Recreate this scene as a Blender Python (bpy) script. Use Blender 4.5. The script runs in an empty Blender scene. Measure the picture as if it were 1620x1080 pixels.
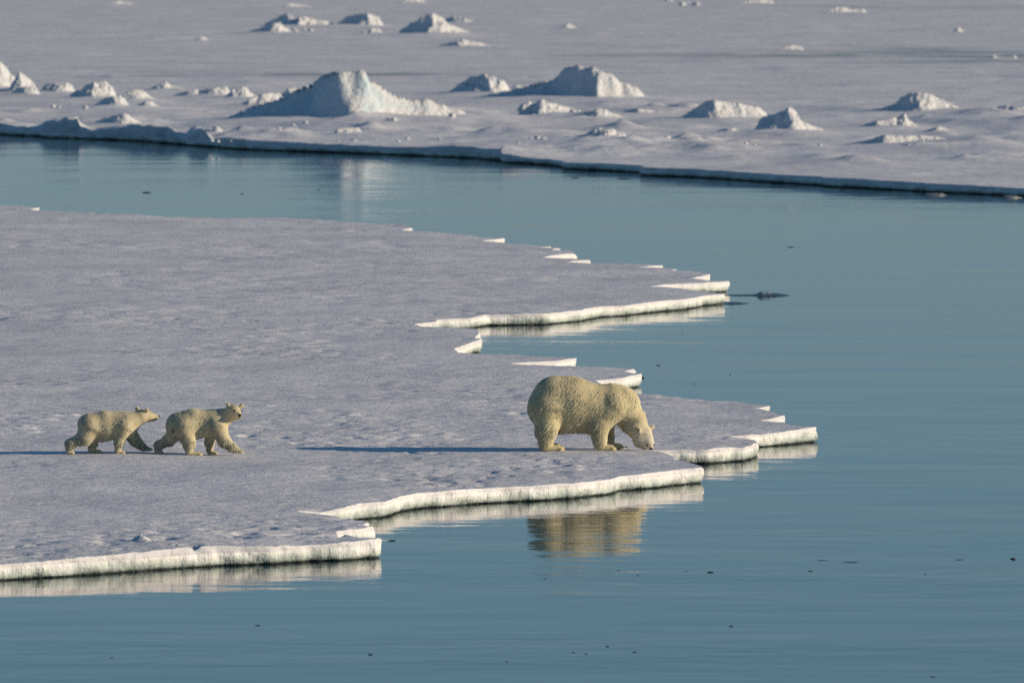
import bpy, math, random
import numpy as np
from mathutils import Vector
from mathutils.geometry import delaunay_2d_cdt

S = bpy.context.scene
COL = S.collection
random.seed(4)
RNG = np.random.default_rng(4)

# ------------------------------------------------------------------ camera, sky, sun, exposure
FPX, YH, HCAM, ICE = 12330.0, -150.0, 9.34, 0.25      # focal length in photo pixels, horizon row, lens height
PITCH = math.atan((540.0 - YH) / FPX)
cam = bpy.data.cameras.new('camera')
cam.sensor_width = 36.0
cam.lens = FPX / 1620.0 * 36.0
cam.clip_start, cam.clip_end = 1.0, 20000.0
cam.dof.use_dof = True
cam.dof.focus_distance = 131.0
cam.dof.aperture_fstop = 3.4
camo = bpy.data.objects.new('camera', cam)
camo.location = (0, 0, HCAM)
camo.rotation_euler = (math.pi / 2 - PITCH, 0, 0)
COL.objects.link(camo)
S.camera = camo

SUN_EL, SUN_AZ = math.radians(16.0), math.radians(12.0)   # azimuth: from image right towards the camera
SD = Vector((math.cos(SUN_EL) * math.cos(SUN_AZ), -math.cos(SUN_EL) * math.sin(SUN_AZ), math.sin(SUN_EL)))
sun = bpy.data.lights.new('sun', 'SUN')
sun.energy = 3.9
sun.angle = math.radians(0.5)
sun.color = (1.0, 0.82, 0.60)
suno = bpy.data.objects.new('sun', sun)
suno.rotation_euler = SD.to_track_quat('Z', 'Y').to_euler()
suno.location = SD * 300
COL.objects.link(suno)

world = bpy.data.worlds.new('World')
S.world = world
world.use_nodes = True
wt = world.node_tree
bg = wt.nodes['Background']
bg.inputs['Strength'].default_value = 0.10
sky = wt.nodes.new('ShaderNodeTexSky')
sky.sky_type = 'NISHITA'
sky.sun_disc = False
sky.sun_elevation = SUN_EL
sky.sun_rotation = math.atan2(SD.x, SD.y)
sky.altitude = 0
sky.air_density = 1.0
sky.dust_density = 0.3
sky.ozone_density = 3.0
wm = wt.nodes.new('ShaderNodeMix')
wm.data_type = 'RGBA'
wm.blend_type = 'MULTIPLY'
wm.inputs['Factor'].default_value = 1.0
# the polar sky: pale near the horizon, deep blue overhead
wtc = wt.nodes.new('ShaderNodeTexCoord')
wsx = wt.nodes.new('ShaderNodeSeparateXYZ')
wrp = wt.nodes.new('ShaderNodeValToRGB')
wt.links.new(wtc.outputs['Generated'], wsx.inputs[0])
wt.links.new(wsx.outputs['Z'], wrp.inputs[0])
for i_, (p_, c_) in enumerate(((0.03, (0.47, 0.595, 0.86, 1)), (0.11, (0.595, 0.71, 0.79, 1)), (0.45, (0.37, 0.66, 0.76, 1)))):
    e_ = wrp.color_ramp.elements[i_] if i_ < 2 else wrp.color_ramp.elements.new(0.5)
    e_.position = p_; e_.color = c_
wt.links.new(wrp.outputs[0], wm.inputs[7])
wt.links.new(sky.outputs[0], wm.inputs[6])
wt.links.new(wm.outputs[2], bg.inputs['Color'])

S.view_settings.view_transform = 'Standard'
S.view_settings.look = 'None'
S.view_settings.gamma = 1.0
S.view_settings.exposure = 0.27
S.cycles.use_denoising = False
S.cycles.max_bounces = 6
S.cycles.transparent_max_bounces = 10
S.cycles.sample_clamp_indirect = 4.0

# ------------------------------------------------------------------ helpers
def W(px, py, z=ICE):
    """photo pixel -> point on the horizontal plane z."""
    a, b = (px - 810.0) / FPX, (540.0 - py) / FPX
    cp, sp = math.cos(PITCH), math.sin(PITCH)
    dy, dz = cp + b * sp, -sp + b * cp
    t = (z - HCAM) / dz
    return (a * t, dy * t)

_perm = np.random.default_rng(77).permutation(256)
_perm = np.concatenate([_perm, _perm, _perm])
_g3 = np.random.default_rng(78).normal(size=(256, 3))
_g3 /= np.linalg.norm(_g3, axis=1)[:, None]

def pn(x, y, z=None):
    """gradient noise, about -1..1."""
    x = np.asarray(x, float); y = np.asarray(y, float)
    z = np.zeros_like(x) + (0.37 if z is None else z)
    xi, yi, zi = np.floor(x).astype(int), np.floor(y).astype(int), np.floor(z).astype(int)
    xf, yf, zf = x - xi, y - yi, z - zi
    u, v, w = (t * t * t * (t * (t * 6 - 15) + 10) for t in (xf, yf, zf))
    def g(i, j, k):
        h = _perm[_perm[_perm[(xi + i) & 255] + ((yi + j) & 255)] + ((zi + k) & 255)]
        q = _g3[h]
        return q[..., 0] * (xf - i) + q[..., 1] * (yf - j) + q[..., 2] * (zf - k)
    def l(a, b, t): return a + (b - a) * t
    return 1.6 * l(l(l(g(0,0,0), g(1,0,0), u), l(g(0,1,0), g(1,1,0), u), v),
                   l(l(g(0,0,1), g(1,0,1), u), l(g(0,1,1), g(1,1,1), u), v), w)

def fbm(x, y, z=None, o=4, gain=0.5):
    s, a, f = 0, 1.0, 1.0
    for i in range(o):
        s = s + a * pn(x * f + i * 17.3, y * f - i * 9.1, None if z is None else z * f)
        a *= gain; f *= 2.03
    return s

def sstep(a, b, x):
    t = np.clip((x - a) / (b - a), 0, 1)
    return t * t * (3 - 2 * t)

def mesh_obj(name, V, F, mat, parent=None, smooth=True):
    me = bpy.data.meshes.new(name)
    V = np.asarray(V, np.float32)
    if isinstance(F, np.ndarray) and F.ndim == 2:
        F = [F]
    if isinstance(F, list) and F and isinstance(F[0], np.ndarray):
        me.vertices.add(len(V)); me.vertices.foreach_set('co', V.ravel())
        tot = np.concatenate([np.full(len(f), f.shape[1], np.int32) for f in F])
        idx = np.concatenate([f.ravel() for f in F]).astype(np.int32)
        st = np.concatenate([[0], np.cumsum(tot)[:-1]]).astype(np.int32)
        me.loops.add(len(idx)); me.loops.foreach_set('vertex_index', idx)
        me.polygons.add(len(tot)); me.polygons.foreach_set('loop_start', st)
        me.update(calc_edges=True); me.validate()
    else:
        me.from_pydata([tuple(v) for v in V], [], F)
    if smooth:
        me.polygons.foreach_set('use_smooth', np.ones(len(me.polygons), bool))
    if mat: me.materials.append(mat)
    o = bpy.data.objects.new(name, me)
    COL.objects.link(o)
    if parent: o.parent = parent
    return o

def tag(o, label=None, cat=None, group=None, kind=None):
    if label: o['label'] = label
    if cat: o['category'] = cat
    if group: o['group'] = group
    if kind: o['kind'] = kind
    return o

# ------------------------------------------------------------------ materials
class NT:
    def __init__(self, name):
        self.m = bpy.data.materials.new(name); self.m.use_nodes = True
        self.t = self.m.node_tree
        self.b = self.t.nodes['Principled BSDF']
        self.pos = self.n('ShaderNodeNewGeometry').outputs['Position']
    def n(self, t, **k):
        x = self.t.nodes.new(t)
        for a, b in k.items(): setattr(x, a, b)
        return x
    def l(self, a, b): self.t.links.new(a, b)
    def scaled(self, sc, src=None):
        m = self.n('ShaderNodeMapping'); m.inputs['Scale'].default_value = sc
        self.l(src or self.pos, m.inputs['Vector']); return m.outputs[0]
    def noise(self, scale, detail=3, vec=None, rough=0.55, dist=0.0):
        x = self.n('ShaderNodeTexNoise'); x.inputs['Scale'].default_value = scale
        x.inputs['Detail'].default_value = detail; x.inputs['Roughness'].default_value = rough
        x.inputs['Distortion'].default_value = dist
        self.l(vec or self.pos, x.inputs['Vector']); return x.outputs['Fac']
    def ramp(self, src, stops):
        r = self.n('ShaderNodeValToRGB'); e = r.color_ramp.elements
        while len(e) < len(stops): e.new(0.5)
        for q, (p, c) in zip(e, stops):
            q.position = p; q.color = c if len(c) == 4 else (*c, 1)
        self.l(src, r.inputs[0]); return r.outputs[0]
    def mix(self, f, a, b):
        x = self.n('ShaderNodeMix', data_type='RGBA')
        for s, v in ((0, f), (6, a), (7, b)):
            if hasattr(v, 'is_output'): self.l(v, x.inputs[s])
            else: x.inputs[s].default_value = v if s == 0 else (*v, 1)
        return x.outputs[2]
    def math(self, op, a, b=0.0, c=0.0, clamp=False):
        x = self.n('ShaderNodeMath', operation=op, use_clamp=clamp)
        for i, v in enumerate((a, b, c)):
            if hasattr(v, 'is_output'): self.l(v, x.inputs[i])
            else: x.inputs[i].default_value = v
        return x.outputs[0]
    def bump(self, h, dist, strength=1.0, normal=None):
        x = self.n('ShaderNodeBump'); x.inputs['Distance'].default_value = dist
        x.inputs['Strength'].default_value = strength
        self.l(h, x.inputs['Height'])
        if normal: self.l(normal, x.inputs['Normal'])
        return x.outputs[0]
    def out(self, color=None, rough=None, normal=None, **k):
        for nm, v in (('Base Color', color), ('Roughness', rough), ('Normal', normal)):
            if v is None: continue
            if hasattr(v, 'is_output'): self.l(v, self.b.inputs[nm])
            else: self.b.inputs[nm].default_value = v if nm != 'Base Color' else (*v, 1)
        for nm, v in k.items(): self.b.inputs[nm.replace('_', ' ')].default_value = v
        return self.m

def floe_material(name, fine=1.0, leads=False):
    q = NT(name)
    gr = 0.30 if leads else 0.8
    sx = q.n('ShaderNodeSeparateXYZ'); q.l(q.pos, sx.inputs[0]); z = sx.outputs['Z']
    n1 = q.noise(9.0 * fine, 4); n2 = q.noise(1.3 * fine, 3)
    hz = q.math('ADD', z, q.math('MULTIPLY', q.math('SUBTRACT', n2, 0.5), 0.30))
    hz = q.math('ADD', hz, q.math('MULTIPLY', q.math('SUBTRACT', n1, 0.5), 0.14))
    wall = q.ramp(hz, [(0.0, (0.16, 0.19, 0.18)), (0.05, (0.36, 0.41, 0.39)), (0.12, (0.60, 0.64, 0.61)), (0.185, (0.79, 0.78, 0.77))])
    # thin dark line at the water: wet ice, undercut shade mixed into the colour
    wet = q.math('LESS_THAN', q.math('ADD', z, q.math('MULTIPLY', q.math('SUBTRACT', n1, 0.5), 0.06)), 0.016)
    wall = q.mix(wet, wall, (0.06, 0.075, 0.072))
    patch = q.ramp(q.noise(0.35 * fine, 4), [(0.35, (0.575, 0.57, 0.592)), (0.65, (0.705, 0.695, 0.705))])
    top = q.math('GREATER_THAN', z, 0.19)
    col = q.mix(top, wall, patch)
    if leads:
        y = sx.outputs['Y']; x = sx.outputs['X']
        st = q.noise(1.0, 4, q.scaled((0.06, 0.13, 0.1)), 0.66)
        band = None
        for (yc, hw, xa, xb, th) in ((423, 9, -60, -12, 0.50), (416, 5, -40, 2, 0.50), (470, 34, 2, 80, 0.52), (408, 12, 22, 80, 0.52), (690, 25, 20, 90, 0.54)):
            m1 = q.math('SUBTRACT', 1.0, q.math('DIVIDE', q.math('ABSOLUTE', q.math('SUBTRACT', y, yc)), hw), clamp=True)
            m2 = q.math('MULTIPLY', q.math('DIVIDE', q.math('SUBTRACT', x, xa), 10.0, clamp=True), q.math('DIVIDE', q.math('SUBTRACT', xb, x), 10.0, clamp=True), clamp=True)
            mm = q.math('MULTIPLY', m1, m2)
            v = q.math('MULTIPLY', q.math('SUBTRACT', q.math('ADD', st, q.math('MULTIPLY', mm, 0.16)), th + 0.05), 6.0, clamp=True)
            v = q.math('MULTIPLY', v, q.math('GREATER_THAN', mm, 0.01))
            band = v if band is None else q.math('MAXIMUM', band, v)
        band = q.math('MULTIPLY', band, 0.85)
        col = q.mix(band, col, (0.22, 0.29, 0.31))
    flat = q.noise(17.0 * fine, 5, q.scaled((0.55, 1.0, 1)), 0.65)
    mid = q.noise(3.4 * fine, 4, q.scaled((0.45, 1.0, 1)), 0.6)
    crust = q.noise(11.0 * fine, 4, q.scaled((1.0, 0.28, 1)), 0.68)
    flute = q.noise(16.0 * fine, 3, q.scaled((1, 1, 0.12)))
    nb = q.bump(mid, 0.075 / fine, 0.9)
    nb = q.bump(flat, 0.020 / fine, gr, nb)
    nb = q.bump(crust, 0.012 / fine, gr * 0.85, nb)
    fl = q.math('MULTIPLY', flute, q.math('SUBTRACT', 1.0, top))
    nb = q.bump(fl, 0.03 / fine, 0.8, nb)
    return q.out(col, 0.75, nb, IOR=1.31, Specular_IOR_Level=0.25)

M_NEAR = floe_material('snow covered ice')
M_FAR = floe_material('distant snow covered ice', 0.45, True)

def hummock_material(name, blue):
    q = NT(name)
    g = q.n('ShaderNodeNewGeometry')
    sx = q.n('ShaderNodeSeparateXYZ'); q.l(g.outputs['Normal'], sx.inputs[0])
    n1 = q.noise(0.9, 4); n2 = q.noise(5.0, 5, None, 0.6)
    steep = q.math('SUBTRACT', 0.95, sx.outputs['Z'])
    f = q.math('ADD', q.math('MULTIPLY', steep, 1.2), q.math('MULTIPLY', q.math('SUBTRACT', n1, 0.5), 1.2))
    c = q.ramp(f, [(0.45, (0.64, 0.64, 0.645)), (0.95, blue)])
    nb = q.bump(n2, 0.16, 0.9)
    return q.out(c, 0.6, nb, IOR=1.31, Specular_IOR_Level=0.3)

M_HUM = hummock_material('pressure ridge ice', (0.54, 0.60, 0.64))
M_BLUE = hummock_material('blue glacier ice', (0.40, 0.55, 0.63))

def water_material():
    q = NT('calm sea water')
    big = q.noise(0.22, 3, q.scaled((0.5, 1, 1)))
    gust = q.ramp(q.noise(0.16, 5, q.scaled((0.22, 1.0, 1)), 0.62), [(0.40, (0.2, 0.2, 0.2)), (0.62, (1.15, 1.15, 1.15))])
    rip = q.noise(2.2, 3, q.scaled((0.7, 1, 1)), 0.5)
    fine = q.noise(9.0, 2, q.scaled((0.6, 1, 1)), 0.5)
    h = q.math('ADD', q.math('MULTIPLY', rip, 0.0062), q.math('MULTIPLY', fine, 0.0011))
    h = q.math('MULTIPLY', h, gust)
    h = q.math('ADD', h, q.math('MULTIPLY', big, 0.035))
    nb = q.bump(h, 1.0, 1.0)
    return q.out((0.006, 0.030, 0.040), 0.045, nb, IOR=1.333)
M_WATER = water_material()

def plain(name, c, rough, bumpd=0.0, scale=30.0, var=0.25):
    q = NT(name)
    n = q.noise(scale, 4)
    col = q.ramp(n, [(0.3, tuple(v * (1 - var) for v in c)), (0.7, tuple(min(1, v * (1 + var)) for v in c))])
    return q.out(col, rough, q.bump(n, bumpd) if bumpd else None)
M_DARKICE = plain('dark wet ice', (0.022, 0.027, 0.03), 0.35, 0.01, 12.0, 0.4)
M_GREYICE = plain('grey slush ice', (0.20, 0.23, 0.25), 0.5, 0.02, 9.0, 0.4)
M_BLACK = plain('black bear skin', (0.012, 0.011, 0.011), 0.4, 0.002, 60.0)
M_EYE = plain('dark brown eye', (0.012, 0.009, 0.007), 0.15)
M_CLAW = plain('dark claw horn', (0.03, 0.026, 0.022), 0.35)
M_MOUTH = plain('dark open mouth', (0.03, 0.012, 0.012), 0.5)

def fur_material(name, c, stain=None, thin=0.0, face=None):
    q = NT(name)
    n1 = q.noise(7.0, 3); n2 = q.noise(55.0, 2)
    col = q.ramp(n1, [(0.3, tuple(v * f for v, f in zip(c, (0.92, 0.89, 0.82)))), (0.7, tuple(min(1, v * 1.06) for v in c))])
    col = q.mix(q.math('MULTIPLY', n2, 0.15), col, tuple(v * f for v, f in zip(c, (0.86, 0.80, 0.68))))
    at = q.n('ShaderNodeAttribute'); at.attribute_name = 'streak'
    col = q.mix(at.outputs['Fac'], tuple(v * f for v, f in zip(c, (0.80, 0.74, 0.60))), tuple(min(0.95, v * f) for v, f in zip(c, (1.04, 1.07, 1.14))))
    col = q.mix(q.math('MULTIPLY', n1, 0.35), col, tuple(v * f for v, f in zip(c, (0.96, 0.92, 0.82))))
    if face:
        vf = q.n('ShaderNodeVectorMath', operation='DISTANCE'); vf.inputs[1].default_value = face[:3]
        q.l(q.n('ShaderNodeTexCoord').outputs['Object'], vf.inputs[0])
        ff = q.math('MULTIPLY', q.math('SUBTRACT', 1.5, q.math('DIVIDE', vf.outputs['Value'], face[3])), 0.9, clamp=True)
        col = q.mix(q.math('MULTIPLY', ff, 0.8), col, (0.93, 0.865, 0.73))
    if stain:
        v = q.n('ShaderNodeVectorMath', operation='DISTANCE'); v.inputs[1].default_value = stain
        tc = q.n('ShaderNodeTexCoord')
        mp = q.scaled((1.6, 1.0, 0.75), tc.outputs['Object']); q.l(mp, v.inputs[0])
        f = q.math('MULTIPLY', q.math('SUBTRACT', 0.075, v.outputs['Value']), 22.0, clamp=True)
        f = q.math('MULTIPLY', f, q.noise(30.0, 2))
        col = q.mix(f, col, (0.20, 0.10, 0.045))
    t = q.t
    q.out(col, 0.65, None, Specular_IOR_Level=0.25)
    tr = q.n('ShaderNodeBsdfTranslucent'); q.l(col, tr.inputs['Color'])
    mx = q.n('ShaderNodeMixShader'); mx.inputs[0].default_value = 0.44
    q.l(q.b.outputs[0], mx.inputs[1]); q.l(tr.outputs[0], mx.inputs[2])
    tp = q.n('ShaderNodeBsdfTransparent'); m2 = q.n('ShaderNodeMixShader'); m2.inputs[0].default_value = thin
    q.l(mx.outputs[0], m2.inputs[1]); q.l(tp.outputs[0], m2.inputs[2])
    q.l((m2 if thin else mx).outputs[0], t.nodes['Material Output'].inputs['Surface'])
    return q.m
M_FUR = fur_material('cream bear fur', (0.94, 0.88, 0.66), face=(1.0, -.12, .18, .25))
M_HAIR = fur_material('cream bear hair', (0.94, 0.88, 0.66), None, 0.25, (1.0, -.12, .18, .25))
M_CUBHAIR = fur_material('pale cub hair', (0.94, 0.885, 0.71), None, 0.25)
M_CUBFUR = fur_material('pale cub fur', (0.94, 0.885, 0.71))

# ------------------------------------------------------------------ sea
def make_sea():
    V = [(-6000, -200, 0), (6000, -200, 0), (6000, 9000, 0), (-6000, 9000, 0)]
    tag(mesh_obj('water', V, [(0, 1, 2, 3)], M_WATER, smooth=False), 'calm teal sea between the two ice edges', kind='structure')
make_sea()

# ------------------------------------------------------------------ near ice floe (the ground the bears walk on)
OUT_PX = [(-200,316),(-60,322),(0,324),(40,326.5),(62,328.5),(46,331.5),(62,333.5),(130,335),(165,338),(216,338),(231,342),(340,344),(432,343),(468,344.5),
 (500,347),(543,351),(604,354.7),(638,355.6),(651,360),(634,362.5),(652,364),(691,366),(749,373),(759,375.2),(798,376.3),(762,380.5),(798,383.7),(820,386),(851,387.8),
 (871,388.6),(854,390.4),(885,391.7),(872,394.2),(901,395.6),(909,399.5),(885,403),(859,407.5),(910,410),(933,411),(894,414.6),(933,416),(975,416.5),(1025,418),
 (1048,419.5),(1009,423),(1050,424),(1069,426),(1062,427.3),(1094,427.8),(1114,430),(1123,434),(1110,438),(1092,441),(1123,444),(1153,445),(1125,446.7),(1070,449),(1028,451.8),
 (1070,454),(1103,459),(1131,461.7),(1144,464),(1114,467),(1084,473),(1048,475.5),(1020,478.5),(987,482.5),(951,484.5),(917,491),(899,492.5),(862,496),(821,496.7),(796,497),
 (770,497.5),(744,502),(692,504),(689,508),(656,511),(668,515.5),(692,517),(751,519.3),(757,522),(756,530),(751,535),(762,536.5),(745,542),(728,548),(718,551),(725,556),
 (762,558),(783,558.3),(821,560),(847,563),(912,566),(873,571),(806,575),(834,577.6),(912,579),(985,581),(1002,582),(987,586),(1002,589.5),(1015,590.5),(985,597),(943,600),
 (952,605),(978,616),(1006,622),(1025,624.4),(1072,627),(1080,629),(1102,630),(1133,631.6),(1167,633),(1184,636.7),(1217,640.3),(1196,644.5),(1217,649),(1231,655),(1241,657),
 (1224,661),(1202,664.5),(1241,668),(1251,671.7),(1263,673.7),(1291,675.8),(1231,682.5),(1196,684.5),(1184,687.6),(1145,689),(1163,690.2),(1184,692),(1196,695),(1198,700),
 (1184,703.5),(1178,706),(1159,706.6),(1122,710),(1072,710.8),(1033,711.5),(1047,715.5),(1066,722),(1069,727),(1090,731.5),(1108,737.5),(1110,739.5),(1092,741),(1061,744.6),
 (1021,748.7),(980,752),(967,756.5),(913,763),(869,765.8),(840,767.4),(780,770.2),(761,771.6),(719,775.4),(672,778),(637,783),(608,793),(568,795.5),(539,802.6),(465,807.5),(514,811.7),
 (551,818),(568,822),(582,826),(566,830.5),(590.6,832.7),(563,836),(531,839),(534,844.5),(578,850.5),(603,852.7),(596,855),(539,859),(489,860.6),(435,864.5),(356,867),
 (308,869.3),(253,873.5),(197,877.5),(91,884.5),(39,887.5),(0,889.5),(-60,893),(-220,905)]

BEARS = {'mother': (930.7, 711.7), 'cub_a': (167.8, 717.0), 'cub_b': (307.8, 717.3)}
BEAR_XY = {k: W(*v) for k, v in BEARS.items()}

def near_z(x, y):
    x = np.asarray(x, float); y = np.asarray(y, float)
    z = ICE + 0.03 * sstep(118, 106, y) - 0.01
    z = z + 0.026 * fbm(x * 0.33, y * 0.20, o=4)
    rough = sstep(-0.4, 0.4, fbm(x * 0.22 + 5, y * 0.13, o=3)) * 0.8 + 0.35 * sstep(121, 109, y)
    lump = fbm(x * 1.2, y * 1.1 + 3, o=4, gain=0.6)
    pits = np.maximum(0, fbm(x * 2.6 + 9, y * 1.7, o=3) - 0.35)
    bumps = np.maximum(0, fbm(x * 2.9 + 29, y * 1.9, o=3) - 0.4)
    w = np.ones_like(x)
    for bx, by in BEAR_XY.values():
        d = np.hypot((x - bx) / 1.6, (y - by) / 1.2)
        w = w * (1 - 0.85 * np.exp(-d * d))
    z = z + 0.05 * np.exp(-((x + 4.6) / 0.9) ** 2 - ((y - W(308, 869)[1] - .3) / 1.6) ** 2)
    z = z + w * rough * (0.022 * lump - 0.11 * pits + 0.05 * bumps) + w * 0.006 * fbm(x * 4.1, y * 4.1, o=2)
    return z

def densify(P, step, amp, closed=True):
    """resample a polyline and give it the small crookedness of broken ice."""
    P = np.asarray(P, float); out = []
    n = len(P)
    for i in range(n if closed else n - 1):
        a, b = P[i], P[(i + 1) % n]
        L = np.hypot(*(b - a)); s = step(a) if callable(step) else step
        k = max(1, int(L / s))
        t = np.arange(k)[:, None] / k
        q = a + (b - a) * t
        nrm = np.array([(b - a)[1], -(b - a)[0]]) / max(L, 1e-6)
        fade = np.minimum(1, np.minimum(t, 1 - t) * L / 0.35)
        am = amp * min(1, L / 3)
        off = fbm(q[:, 0] * 1.1, q[:, 1] * 1.1, o=3)[:, None] 
        off = off + 0.45 * fbm(q[:, 0] * 7.5, q[:, 1] * 7.5, o=2)[:, None]
        out.append(q + nrm * off * am * fade)
    if not closed: out.append(P[-1:])
    return np.concatenate(out)

def scatter(step, x0, x1, y0, y1):
    nx, ny = int((x1 - x0) / step) + 1, int((y1 - y0) / step) + 1
    X, Y = np.meshgrid(x0 + np.arange(nx) * float(step), y0 + np.arange(ny) * float(step))
    X[1::2] += step * 0.5
    X = X + RNG.uniform(-.3, .3, X.shape) * step; Y = Y + RNG.uniform(-.3, .3, X.shape) * step
    return np.stack([X.ravel(), Y.ravel()], 1)

def inside(P, poly):
    x, y = P[:, 0], P[:, 1]; r = np.zeros(len(P), bool)
    a = poly; b = np.roll(poly, -1, 0)
    for (x1, y1), (x2, y2) in zip(a, b):
        if y1 == y2: continue
        c = ((y1 > y) != (y2 > y))
        c[c] = x[c] < (x2 - x1) * (y[c] - y1) / (y2 - y1) + x1
        r ^= c
    return r

def near_edge(P, E, d):
    """points of P closer than d to any point of E (hash grid)."""
    key = set()
    ij = np.floor(E / d).astype(int)
    for di in (-1, 0, 1):
        for dj in (-1, 0, 1):
            key.update(map(tuple, (ij + (di, dj)).tolist()))
    k = np.floor(P / d).astype(int).tolist()
    return np.array([tuple(q) in key for q in k])

def ice_sheet(name, poly_in, poly, pts, zfun, mat, wall_n, thick=0.3, seed=0, under=0.10, flute=0.042):
    """flat snow top triangulated inside `poly`, plus the broken wall along the first wall_n outline points."""
    pts = pts[inside(pts, poly_in)]
    allp = np.concatenate([poly, pts])
    n = len(poly)
    v, e, f, *_ = delaunay_2d_cdt([Vector(p) for p in allp.tolist()], [], [list(range(n))], 1, 1e-5)
    V2 = np.array([(p.x, p.y) for p in v])
    F = np.array([t for t in f if len(t) == 3], np.int32)
    Z = zfun(V2[:, 0], V2[:, 1])
    Vt = np.column_stack([V2, Z])
    a = Vt[F[:, 0], :2]; b = Vt[F[:, 1], :2]; c = Vt[F[:, 2], :2]
    ar = (b - a)[:, 0] * (c - a)[:, 1] - (b - a)[:, 1] * (c - a)[:, 0]
    F[ar < 0] = F[ar < 0][:, ::-1]
    # wall
    E = poly[:wall_n]
    T = np.roll(poly, -2, 0) - np.roll(poly, 2, 0)
    N = np.column_stack([T[:, 1], -T[:, 0]]); N /= np.maximum(np.linalg.norm(N, axis=1), 1e-9)[:, None]
    A = 0.5 * np.sum(poly[:, 0] * np.roll(poly[:, 1], -1) - np.roll(poly[:, 0], -1) * poly[:, 1])
    if A < 0: N = -N
    N = N[:wall_n]
    s = np.concatenate([[0], np.cumsum(np.hypot(*np.diff(E, axis=0).T))])
    zt = zfun(E[:, 0], E[:, 1])
    rings = []
    for q, bo in ((0.0, 0.0), (0.06, 0.010), (0.16, 0.018), (0.34, 0.022), (0.52, 0.018), (0.70, 0.010), (0.82, 0.0), (0.90, -0.012), (0.96, -under * 0.45), (1.0, -under * 0.6), (1.35, -under)):
        z = zt * (1 - q)
        nz = fbm(s * 3.2, z * 5 + seed, o=3) * flute + pn(s * 11, z * 2.5 + 7) * flute * 0.5 + 0.5 * flute * pn(s * .9, z * 3 + 2)
        o = bo + nz * sstep(0.0, 0.2, q)
        rings.append(np.column_stack([E + N * o[:, None] if np.ndim(o) else E + N * o, z]))
    k = len(E); base = len(Vt)
    Vw = np.concatenate(rings)
    Q = []
    i = np.arange(k - 1)
    for r in range(len(rings) - 1):
        a0, a1 = base + r * k + i, base + r * k + i + 1
        b0, b1 = a0 + k, a1 + k
        Q.append(np.column_stack([a0, b0, b1, a1]) if A > 0 else np.column_stack([a0, a1, b1, b0]))
    return mesh_obj(name, np.concatenate([Vt, Vw]), [F, np.concatenate(Q).astype(np.int32)], mat)

def make_near():
    P = np.array([W(*p) for p in OUT_PX])
    D = densify(P, lambda a: 0.05 if a[1] < 150 else 0.09, 0.035, closed=False)
    nw = len(D)
    # close it well outside the frame, left of the picture
    poly = np.concatenate([D, np.array([(-26.0, D[-1, 1] - 1), (-34.0, D[0, 1] + 4)])])
    pts = np.concatenate([scatter(0.07, -10, 5.5, 103, 140), scatter(0.13, -13.5, 8, 140.1, 175), scatter(0.24, -19, 8, 175.1, 240)])
    pts = pts[inside(pts, poly)]
    pts = pts[~near_edge(pts, D, 0.07)]
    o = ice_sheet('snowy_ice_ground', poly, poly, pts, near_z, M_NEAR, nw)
    tag(o, 'flat snow covered sea ice the bears walk on, with a broken stepped edge', kind='structure')
make_near()

# ------------------------------------------------------------------ far ice
FAR_PX = [(-400,168),(-120,196),(-60,200),(0,203.5),(30,205),(62,206.5),(67,208),(128,210),(160,211),(230,214.5),(290,219),(330,222.5),(395,227),(420,228),(470,229.3),(520,231),(600,233.6),
 (660,236),(700,238),(760,241),(799,244),(794,246.6),(840,248.5),(886,252.5),(893,254),(890,256),(960,259),(1018,262.5),(1014,266),(1090,268.5),(1150,272.5),(1240,278),(1300,281.5),(1304,283),
 (1380,287),(1460,291),(1466,292),(1540,294.5),(1620,298.5),(1700,303),(1900,318)]

# (kind of profile) outline points in photo pixels, ground row, column where light turns to shade
HUM = []
def H(label, base, split, prof, blue=False, depth=1.0, name='ice_hummock', cat='ice hummock', group='ice hummocks on the far ice', kl=0.55, kr=0.45, rough=1.0, apron=1.0):
    HUM.append(dict(label=label, base=base, split=split, prof=prof, blue=blue, depth=depth, name=name, cat=cat, group=group, kl=kl, kr=kr, rough=rough, apron=apron))

H('largest ice hummock, with a sharp blue-tinged peak and long shaded left slope', 194, 546,
  [(322,197),(367,187),(398,176),(440,164),(466,150),(487,133),(507,122),(528,114.6),(549,111),(566,112.5),(573,117),(577,135),(588,139),(606,151),(627,160),(658,166.5),(671,159),(681,166.5),(707,181),(722,190)], True, 0.6, kl=1.0, kr=0.5, rough=0.3, apron=0.4)
H('grey crumbly ice hummock between the sharp blue peak and the broad white-sided dome', 149, 778,
  [(708,149),(729,134.4),(744,122),(764,119),(778,122),(795,131),(807,142),(820,136),(836,145)], rough=1.5)
H('broad domed ice hummock with a bright right shoulder and a long shadow tail', 161, 950,
  [(752,159),(800,150),(838,143),(873,131),(889,119),(900,111),(922,110),(933,112),(941,109),(951,115),(969,123),(987,134),(1004,143),(1018,156),(1035,161)], depth=0.8, kl=0.7)
H('small pointed ice hummock below the left tail of the broad dome', 184, 853,
  [(820,183),(824,176),(842,166),(853,159),(859,156.7),(869,167),(884,169),(900,174),(915,180)], rough=1.6)
H('little bright ice knob just left of the small pointed hummock', 177, 823, [(817,176),(820,171),(828,163),(836,160.5),(841,164),(848,175)])
H('low twin-lobed ice lump below the right shoulder of the broad dome', 188, 944,
  [(909,187),(933,179),(944,174),(956,174),(967,180),(976,182),(986,187)])
H('flat low ice lump right of the twin-lobed lump', 183, 1010, [(974,183),(1000,176),(1011,175),(1033,179),(1056,182)])
H('smooth white wedge of snowy ice with a dark rounded left end', 191, 1130,
  [(1080,190),(1099,174),(1114,164),(1121,160),(1133,160),(1144,162),(1170,167),(1199,172),(1212,178),(1218,188)], rough=0.4, depth=0.9)
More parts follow.
